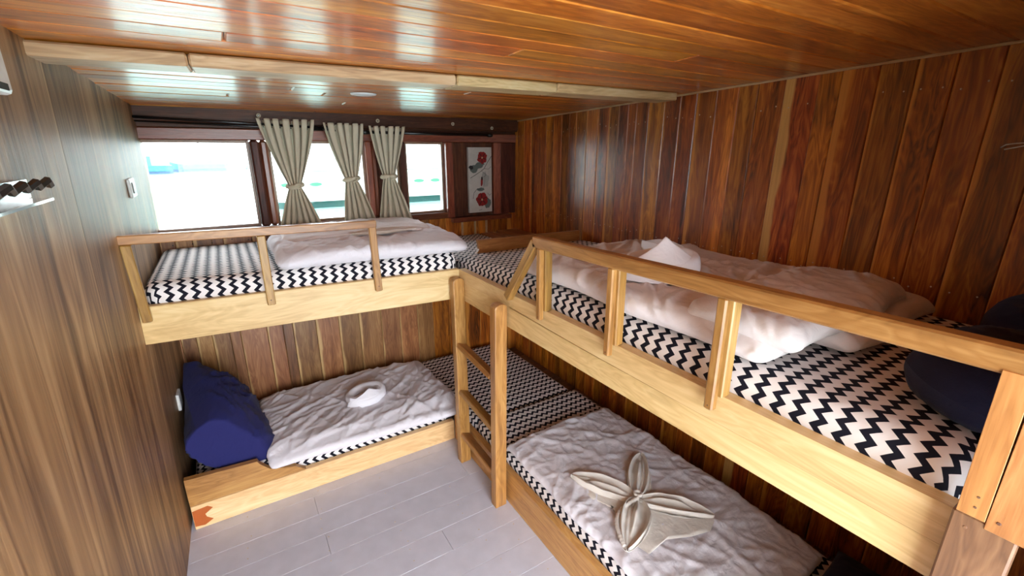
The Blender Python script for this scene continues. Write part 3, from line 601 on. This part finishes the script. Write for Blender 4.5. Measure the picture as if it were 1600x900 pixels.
def nest(label, loc, R, H, peak, rz, sc=1.0, mat=M_towelw):
    """towel coiled into a nest with one triangular corner folded over"""
    t = empty('folded_towel', loc, label, 'towel', 'white towels coiled into nests'); n = 90; m = 18; V = []; F = []
    base = Matrix.Translation(loc) @ Matrix.Rotation(rz, 4, 'Z')
    for i in range(n+1):
        q = i/n; a = -math.pi*.9+q*math.pi*3.2; rad = R*(1.0-.30*q); th = .024*R/.09*(1-.25*q)*(min(1, q*8+.2))*(min(1, (1-q)*6+.15))
        cx, cy = rad*math.cos(a)*1.15, rad*math.sin(a)*.9; zc = H*(.50+.12*math.sin(a*1.3+1)-.10*q)
        for j in range(m):
            b = 2*math.pi*j/m; rr = th*(1+.10*float(pn(q*22, j*.8))); zz = zc+H*.50*math.sin(b)*(1+.08*float(pn(q*14, 3+j)))
            V.append(base @ Vector((cx+rr*math.cos(b)*math.cos(a), cy+rr*math.cos(b)*math.sin(a), max(.0, zz))))
    for i in range(n):
        for j in range(m): F.append((i*m+j, (i+1)*m+j, (i+1)*m+(j+1) % m, i*m+(j+1) % m))
    F += [tuple(range(m)), tuple(range((n+1)*m-1, n*m-1, -1))]
    mesh('coil', V, F, mat, t, True)
    # flap: curved triangle wrapping the front, tip up
    V = []; F = []; a_, b_ = 30, 18
    for i in range(a_+1):
        u = -1+2*i/a_
        top = H*.42+(peak-H*.42)*max(0, 1-(abs(u)/.95)**1.25)
        for j in range(b_+1):
            v = j/b_; ang = -math.pi/2+u*1.35; zz = top*v
            lean = (R+.012)*(1.04-.10*v) - max(0, zz-H*.8)*.75
            V.append((Vector((lean*math.cos(ang)*1.15, lean*math.sin(ang)*.92, zz+.0015*float(pn(u*6, v*5))))))
    k = len(V); V2 = [Vector((p.x*.93, p.y*.93, p.z)) for p in V]
    for i in range(a_):
        for j in range(b_): q = (i*(b_+1)+j, (i+1)*(b_+1)+j, (i+1)*(b_+1)+j+1, i*(b_+1)+j+1); F.append(q); F.append(tuple(x+k for x in q[::-1]))
    for i in range(a_): F.append((i*(b_+1)+b_, (i+1)*(b_+1)+b_, (i+1)*(b_+1)+b_+k, i*(b_+1)+b_+k))
    for j in range(b_): F.append((j, j+1, j+1+k, j+k)); F.append((a_*(b_+1)+j+1, a_*(b_+1)+j, a_*(b_+1)+j+k, a_*(b_+1)+j+1+k))
    mesh('flap', [base @ p for p in V+V2], F, mat, t, True)
    return t
nest('white towel coiled like a nest on the low duvet by the rear wall', (.815, -.475, .266), .090, .056, .085, math.radians(10))
nest('white towel coiled with one tall pointed corner on the upper right duvet', (1.465, -1.885, 1.220), .100, .075, .134, math.radians(-32))
tl = petal((.80, -.62, 1.222), (1.13, -.60, 1.218), .055, .014, 9, name='folded_towel', mat=M_towel); tag(tl, 'flat cream leaf-shaped folded towel on the duvet under the windows', 'towel')
t3 = petal((1.80, -1.52, 1.212), (1.68, -1.85, 1.214), .05, .05, 12, name='folded_towel', mat=M_towelw); tag(t3, 'white folded towel strip lying behind the pointed towel near the right wall', 'towel')
# ------------------------------------------------------------------ curtains and rods
def curtain(label, top, knot, bot, zt2, zk, zb_, seed, np_=7):
    """top/knot/bot = (x0, x1) at the three heights"""
    ns, nt = 120, 60; V = []; F = []; rr = random.Random(seed)
    jit = [rr.uniform(-.25, .25) for _ in range(np_*2+2)]
    def lerp(a, b, t): return a+(b-a)*t
    for j in range(nt+1):
        t = j/nt
        if t < .55:
            q = t/.55; e = q**1.25; x0, x1 = lerp(top[0], knot[0], e), lerp(top[1], knot[1], q**.75 if False else q**1.6*.55+q*.45); z = lerp(zt2, zk, q); am = lerp(.036, .018, q)
        else:
            q = (t-.55)/.45; e = q**.85; x0, x1 = lerp(knot[0], bot[0], e), lerp(knot[1], bot[1], e); z = lerp(zk, zb_, q); am = lerp(.017, .026, q)
        for i in range(ns+1):
            s = i/ns; ph = s*np_*2*math.pi+1.2*float(pn(s*4+seed, t*1.5)); sh = .35*math.sin(ph*.5)
            f_ = math.cos(ph); f_ = (abs((f_+1)/2)**.5)*2-1
            x = lerp(x0, x1, s)+(x1-x0)/np_*.17*math.sin(2*ph)*(1-.5*abs(t-.2)); y = -.060-am*f_*(.8+.3*float(pn(s*5, seed)))
            if abs(t-.55) < .1: y += -.014*(1-abs(t-.55)/.1)*math.sin(math.pi*s)
            V.append((x, y, z+(.004*math.cos(ph) if j == 0 else 0)))
    for j in range(nt):
        for i in range(ns): F.append((j*(ns+1)+i, j*(ns+1)+i+1, (j+1)*(ns+1)+i+1, (j+1)*(ns+1)+i))
    c = mesh('curtain', V, F, M_curt, None, True); md = c.modifiers.new('thick', 'SOLIDIFY'); md.thickness = .002
    tag(c, label, 'curtain', 'cream tied curtains')
    kx = (knot[0]+knot[1])/2; kw = (knot[1]-knot[0])/2
    V, F = tube([(kx+(kw+.008)*math.cos(a), -.062+.034*math.sin(a), zk+.006*math.sin(a+seed)+.004) for a in [2*math.pi*i/24 for i in range(24)]], [.011+.004*math.sin(a*3+seed) for a in [2*math.pi*i/24 for i in range(24)]], 10, True)
    k = mesh('tie_band', V, F, M_curt, c, True)
    V, F = tube([(kx+kw*.4-.016*math.cos(a), -.100, zk+.004+.012*math.sin(a)) for a in [i/10*math.pi*1.7 for i in range(11)]], .006, 8); mesh('tie_loop', V, F, M_curt, k, True)
    return c
curtain('widest cream curtain, tied at the waist, leftmost of the three', (.510, .785), (.622, .680), (.540, .775), 1.757, 1.414, 1.165, 1, 6)
curtain('narrow cream curtain tied at the waist, middle of the three', (.828, 1.042), (.918, .985), (.885, 1.085), 1.745, 1.440, 1.175, 2, 5)
curtain('cream curtain with knotted tie, nearest to the flower painting', (1.072, 1.286), (1.140, 1.205), (1.085, 1.315), 1.735, 1.447, 1.150, 3, 5)
def rod(label, a, b, r=.008, caps=(0, 1), y=-.06):
    V, F = tube([a, b], r, 12); o = mesh('curtain_rod', V, F, M_black, None, True); tag(o, label, 'curtain rod', 'black curtain rods'); d = (Vector(b)-Vector(a)).normalized()
    for s, p, q in ((0, a, -1), (1, b, 1)):
        if s in caps:
            p = Vector(p); V, F = tube([p-d*q*.005, p+d*q*.012, p+d*q*.020, p+d*q*.030, p+d*q*.034], [.011, .0135, .0135, .012, .006], 14); mesh('end_cap', V, F, M_black, o, True)
    return o
rod('long black curtain rod ending between the first two curtains', (.005, -.060, 1.752), (.835, -.060, 1.722), .0065, (1,))
rod('thin black curtain rod running behind the first rod to the second curtain', (.005, -.030, 1.738), (1.035, -.036, 1.706), .006, (1,))
rod('black curtain rod reaching from the third curtain over the flower painting', (1.075, -.060, 1.704), (1.865, -.060, 1.700), .0085, (0, 1))
for i, (x, z) in enumerate(((.528, 1.775), (1.138, 1.768), (1.615, 1.764), (1.90, 1.745))):
    V, F = tube([(x+.008*math.cos(a), -.052, z+.008*math.sin(a)) for a in [2*math.pi*i/14 for i in range(14)]], .0028, 8, True)
    h = mesh('hook', V, F, M_nail, None, True); tag(h, ['small pale ring hook above the leftmost curtain', 'small pale ring hook above the third curtain', 'small pale ring hook above the small window', 'small pale ring hook above the flower painting'][i], 'hook', 'ring hooks on the dark beam')
    V, F = tube([(x, -.051, z), (x, -.034, z)], .003, 8); mesh('screw_eye', V, F, M_steel, h)
# ------------------------------------------------------------------ painting
pt = empty('painting', (1.823, .004, 1.188), 'narrow upright canvas painted with two red flowers', 'painting')
px0, px1, pz0, pz1 = 1.734, 1.912, 1.190, 1.623
cv = board('canvas', ((px0+px1)/2, -.010, pz0), ((px0+px1)/2, -.010, pz1), px1-px0, .022, plain('canvas_white', srgb(206, 202, 196), .8, bump=.3, bscale=30), pt, up=(0, -1, 0), ch=.001)
M_p = [plain('paint_red', srgb(150, 22, 20), .6, bscale=25), plain('paint_dark_red', srgb(88, 12, 14), .6), plain('paint_black', srgb(26, 26, 28), .6), plain('paint_grey_green', srgb(104, 112, 108), .7, bscale=18), plain('paint_yellow', srgb(214, 190, 150), .6), plain('paint_pale', srgb(176, 176, 172), .7, bscale=12)]
mb = MB(); YP = -.0216
def blob(cx, cz_, rx, rz, seed, mi, dy=0, n=22, rot=0, wob=.28):
    P = []
    for i in range(n):
        a = 2*math.pi*i/n; r_ = 1+wob*float(pn(math.cos(a)*1.8+seed, math.sin(a)*1.8+seed*2)); x = rx*r_*math.cos(a); z = rz*r_*math.sin(a)
        P.append((cx+x*math.cos(rot)-z*math.sin(rot), YP-dy, cz_+x*math.sin(rot)+z*math.cos(rot)))
    mb.add(P, [tuple(range(n-1, -1, -1)) if False else tuple(range(n))], mi)
def U(u, v): return px0+(px1-px0)*u, pz1-(pz1-pz0)*v
def flower(u, v, s, seed):
    cx, c_ = U(u, v)
    blob(cx, c_, s*.82, s*.86, seed+3, 1, .00015)
    for i in range(6):
        a = seed+i*2*math.pi/6+.3*math.sin(i*5+seed); blob(cx+s*.38*math.cos(a), c_+s*.42*math.sin(a), s*.66, s*(.56+.12*math.sin(i*3+seed)), seed+i, 0, .0002+.0001*i, rot=a)
    for i in range(5):
        a = seed+.6+i*2*math.pi/5; blob(cx+s*.50*math.cos(a), c_+s*.52*math.sin(a), s*.40, s*.10, seed+i+9, 1, .0009, rot=a)
    blob(cx, c_, s*.13, s*.16, seed, 4, .0012)
blob(*U(.22, .32), .030, .026, 5, 3); blob(*U(.45, .27), .040, .020, 6, 3, .0001, rot=.3); blob(*U(.10, .30), .016, .014, 7, 2, .0002); blob(*U(.80, .86), .026, .034, 8, 3); blob(*U(.5, .64), .03, .012, 9, 3); blob(*U(.7, .5), .03, .05, 3, 5)
flower(.58, .155, .038, .3); flower(.55, .80, .044, 1.1); blob(*U(.55, .52), .008, .032, 2, 0, .0004, rot=-.1); blob(*U(.56, .47), .006, .012, 2, 2, .0006)
def stroke(pts, w_):
    for (a, b) in zip(pts[:-1], pts[1:]):
        a = Vector((U(*a)[0], 0, U(*a)[1])); b = Vector((U(*b)[0], 0, U(*b)[1])); d = (b-a).normalized(); n_ = Vector((-d.z, 0, d.x))*w_/2
        mb.add([(q.x, YP-.0014, q.z) for q in (a-n_, b-n_, b+n_, a+n_)], [(0, 1, 2, 3)], 2)
stroke([(.06, .46), (.3, .41), (.52, .36), (.66, .32), (.82, .22), (.99, .13)], .0032); stroke([(.66, .32), (.85, .33), (.96, .29)], .0018); stroke([(.55, .36), (.75, .42), (.62, .45)], .0016); stroke([(.16, .78), (.2, .69), (.34, .63), (.5, .64)], .0026); stroke([(.8, .7), (.88, .74), (.97, .71)], .002); stroke([(.4, .97), (.55, .955)], .002); stroke([(.72, .36), (.68, .5), (.62, .62)], .0012)
mb.build('flower_print', M_p, cv)
# ------------------------------------------------------------------ small fittings
lm = empty('ceiling_light', (.86, -.82, cz(-.82)), 'round white recessed ceiling light behind the pale beam', 'ceiling light')
V, F = tube([(.86, -.82, cz(-.82)-.001), (.86, -.82, cz(-.82)-.005)], [.052, .050], 32); mesh('trim_ring', V, F, M_wplastic, lm)
V, F = tube([(.86, -.82, cz(-.82)-.004), (.86, -.82, cz(-.82)-.0065)], [.042, .040], 32); mesh('diffuser', V, F, plain('frosted_diffuser', srgb(226, 226, 226), .6), lm)
sw = empty('light_switch', (0, -.45, 1.46), 'small white light switch on the plywood wall beside the large window', 'light switch')
def wx(y, z, d): return xl(y, z)+d
mb = MB(); mb.box(wx(-.45, 1.46, -.001), wx(-.45, 1.46, .010), -.515, -.392, 1.425, 1.498); o = mb.build('plate', M_wplastic, sw); o.modifiers.new('b', 'BEVEL').width = .003
mb = MB(); mb.box(wx(-.45, 1.46, .010), wx(-.45, 1.46, .014), -.485, -.422, 1.440, 1.484); o = mb.build('rocker', plain('grey_plastic', srgb(170, 172, 170), .4), sw); o.modifiers.new('b', 'BEVEL').width = .002
sk = empty('wall_socket', (0, -.41, .455), 'white socket edge on the left wall beside the large navy pillow', 'socket')
mb = MB(); mb.box(wx(-.4, .45, -.001), wx(-.4, .45, .012), -.44, -.36, .44, .52); o = mb.build('plate', M_wplastic, sk); o.modifiers.new('b', 'BEVEL').width = .003
mb = MB()
for s in (-.012, .012): mb.disc((wx(-.4, .45, .0121), -.40+s, .48), (1, 0, 0), .003, .0006)
mb.build('pin_hole', M_rubber, sk)
# wall shelf with wavy black edging
sh = empty('wall_shelf', (0, -1.55, 1.53), 'glass wall shelf with a wavy black metal edge at the far left', 'shelf')
xs0 = xl(-1.5, 1.53)
mb = MB(); mb.box(xs0, xs0+.045, -2.10, -1.57, 1.512, 1.517); mb.build('glass_plate', plain('pale_blue_glass', srgb(190, 222, 226), .08, coat=1), sh)
mb = MB(); mb.box(xs0, xs0+.006, -2.10, -1.54, 1.517, 1.552); mb.build('backplate', plain('polished_steel', srgb(210, 214, 214), .2, metal=.9), sh)
zig = []; nz = 16
for i in range(nz+1):
    y = -2.11+i*(.56/nz); zig.append((xs0+.040+(.006 if i % 2 else 0), y, 1.546+(.005 if i % 2 else -.005)))
V, F = tube(zig, .0075, 6); mesh('wavy_edge', V, F, M_black, sh)
bx_ = empty('wall_box', (0, -1.6, 1.75), 'white plastic wall box with a dark slot at the top left edge', 'wall unit')
mb = MB(); xb = xl(-1.6, 1.75); mb.box(xb, xb+.045, -2.05, -1.63, 1.70, 1.80); o = mb.build('housing', M_wplastic, bx_); md = o.modifiers.new('b', 'BEVEL'); md.width = .008; md.segments = 2
mb = MB(); mb.box(xb+.012, xb+.046, -2.04, -1.655, 1.706, 1.717); mb.build('slot', M_rubber, bx_)
V, F = tube([(XR-.001, -2.452, 1.615), (XR-.010, -2.462, 1.622), (XR-.013, -2.478, 1.625), (XR-.010, -2.50, 1.627), (XR-.004, -2.53, 1.628), (XR-.009, -2.50, 1.620), (XR-.003, -2.46, 1.610)], .0016, 6)
tag(mesh('cable_loop', V, F, M_wplastic, None, True), 'thin white cable loop on the dark right wall', 'cable')
V, F = tube([(XR-.001, -1.45, .335), (XR-.012, -1.45, .335)], [.012, .010], 12); tag(mesh('wall_button', V, F, M_nail, None), 'small pale round plug low on the right wall', 'plug')
# ------------------------------------------------------------------ outside: water and boats
def water():
    m, n, l, b = newmat('sea_water'); b.inputs['Base Color'].default_value = srgb(136, 182, 168); b.inputs['Roughness'].default_value = .12
    tc = N(n, 'ShaderNodeTexCoord'); a = N(n, 'ShaderNodeTexNoise', i_Scale=1.6, i_Detail=4.0); l.new(tc.outputs['Object'], a.inputs['Vector'])
    bp = N(n, 'ShaderNodeBump', i_Strength=.3, i_Distance=.12); l.new(a.outputs[0], bp.inputs['Height']); l.new(bp.outputs[0], b.inputs['Normal']); return m
sea = mesh('sea', [(-300, -200, -1), (300, -200, -1), (300, 400, -1), (-300, 400, -1)], [(0, 1, 2, 3)], water()); tag(sea, 'green sea water outside the windows', kind='structure')
M_hull = plain('white_boat_paint', srgb(240, 240, 238), .35); M_hgreen = plain('green_boat_paint', srgb(30, 110, 70), .4); M_hdark = plain('dark_waterline_paint', srgb(26, 60, 58), .4); M_hgrey = plain('grey_rub_strake', srgb(120, 120, 120), .5)
def hull(parent, x0, x1, yc, beam, z0, z1, mats, name='hull', dirx=1):
    n = 40; rows = [z0-.3, z0+.05, z0+.30, z0+.32, (z0+z1)*.5, z1-.06, z1]; V = []; F = []; mi = []
    for k, z in enumerate(rows):
        fl = .78+.22*(k/(len(rows)-1))
        for i in range(n+1):
            t = i/n; x = x0+(x1-x0)*t; e = min(1, (t/.28)**.6)*min(1, ((1-t)/.06)**.5) if dirx > 0 else min(1, (t/.06)**.5)*min(1, ((1-t)/.28)**.6)
            V.append((x, yc-beam/2*e*fl, z+.35*max(0, (.28-t)/.28 if dirx > 0 else (t-.72)/.28)**2*(k/(len(rows)-1))))
            V.append((x, yc+beam/2*e*fl, V[-1][2]))
    m = (n+1)*2
    for k in range(len(rows)-1):
        for i in range(n):
            a = k*m+2*i; F.append((a, a+2, a+2+m, a+m)); F.append((a+1, a+1+m, a+3+m, a+3)); q = 1 if k < 2 else (2 if k in (2, 5) else 0); mi += [q, q]
    k = len(rows)-1
    for i in range(n): a = k*m+2*i; F.append((a, a+2, a+3, a+1)); mi.append(0)
    o = mesh(name, V, F, mats, parent, True); o.data.polygons.foreach_set('material_index', mi); return o
def yb(x): return 20.6+.03*x
bt = empty('boat', (8, 20.6, -1), 'large white boat with green oval portholes moored outside the windows', 'boat')
hull(bt, 2.0, 17, 21.5, 3.8, -1.0, .70, [M_hull, M_hdark, M_hgrey], dirx=-1)
for i, x in enumerate((2.75, 3.95, 5.6, 7.2, 8.85, 9.75, 11.4, 13)):
    V, F = tube([(x, 19.66, .10), (x, 19.60, .10)], 1, 28); V = [Vector((x+(v.x-x)*.27, v.y, .10+(v.z-.10)*.085)) for v in V]
    mesh('oval_porthole', V, F, M_hgreen, bt)
mb = MB(); mb.box(3.2, 15, 20.2, 22.8, .70, 2.4); mb.build('deckhouse', M_hull, bt)
mb = MB(); mb.box(2.8, 15.4, 19.9, 23.1, 2.4, 2.5); mb.build('canopy_roof', M_hull, bt)
for x in (3.4, 5, 8, 11, 14):
    V, F = tube([(x, 20.0, .7), (x, 20.0, 2.4)], .03, 8); mesh('stanchion', V, F, M_hgrey, bt)
M_b1 = plain('pale_blue_boat', srgb(60, 130, 150), .5); M_b2 = plain('blue_grey_boat', srgb(60, 80, 110), .5)
for i, (x, y, l_, lab) in enumerate(((-7.5, 62, 7, 'distant blue boat seen through the large window, nearest the plywood wall'), (-1.5, 66, 6, 'distant low blue boat in the middle of the large window'), (4.6, 70, 2.6, 'tiny distant boat with a mast through the large window'))):
    b_ = empty('distant_boat', (x, y, -1), lab, 'boat', 'distant boats'); hull(b_, x-l_/2, x+l_/2, y, 2.0, -1, -.1, [M_b1, M_b2, M_b1])
    mb = MB(); mb.box(x-l_*.2, x+l_*.25, y-.7, y+.7, -.1, .9); mb.build('cabin', M_b1, b_)
    V, F = tube([(x, y, .5), (x+.3, y, 3.2)], .07, 8); mesh('mast', V, F, M_b2, b_)
# unseen pale deck added behind the camera to bounce daylight through the doorway
dk = empty('trim_4', (.5, -5, 0), 'unseen pale deck added outside the doorway for bounce light', kind='structure')
for i in range(16): board('bounce_deck_board', (-2.5, -3.72-.13*i, -.03), (3.5, -3.72-.13*i, -.03), .128, .02, M_paint, dk)
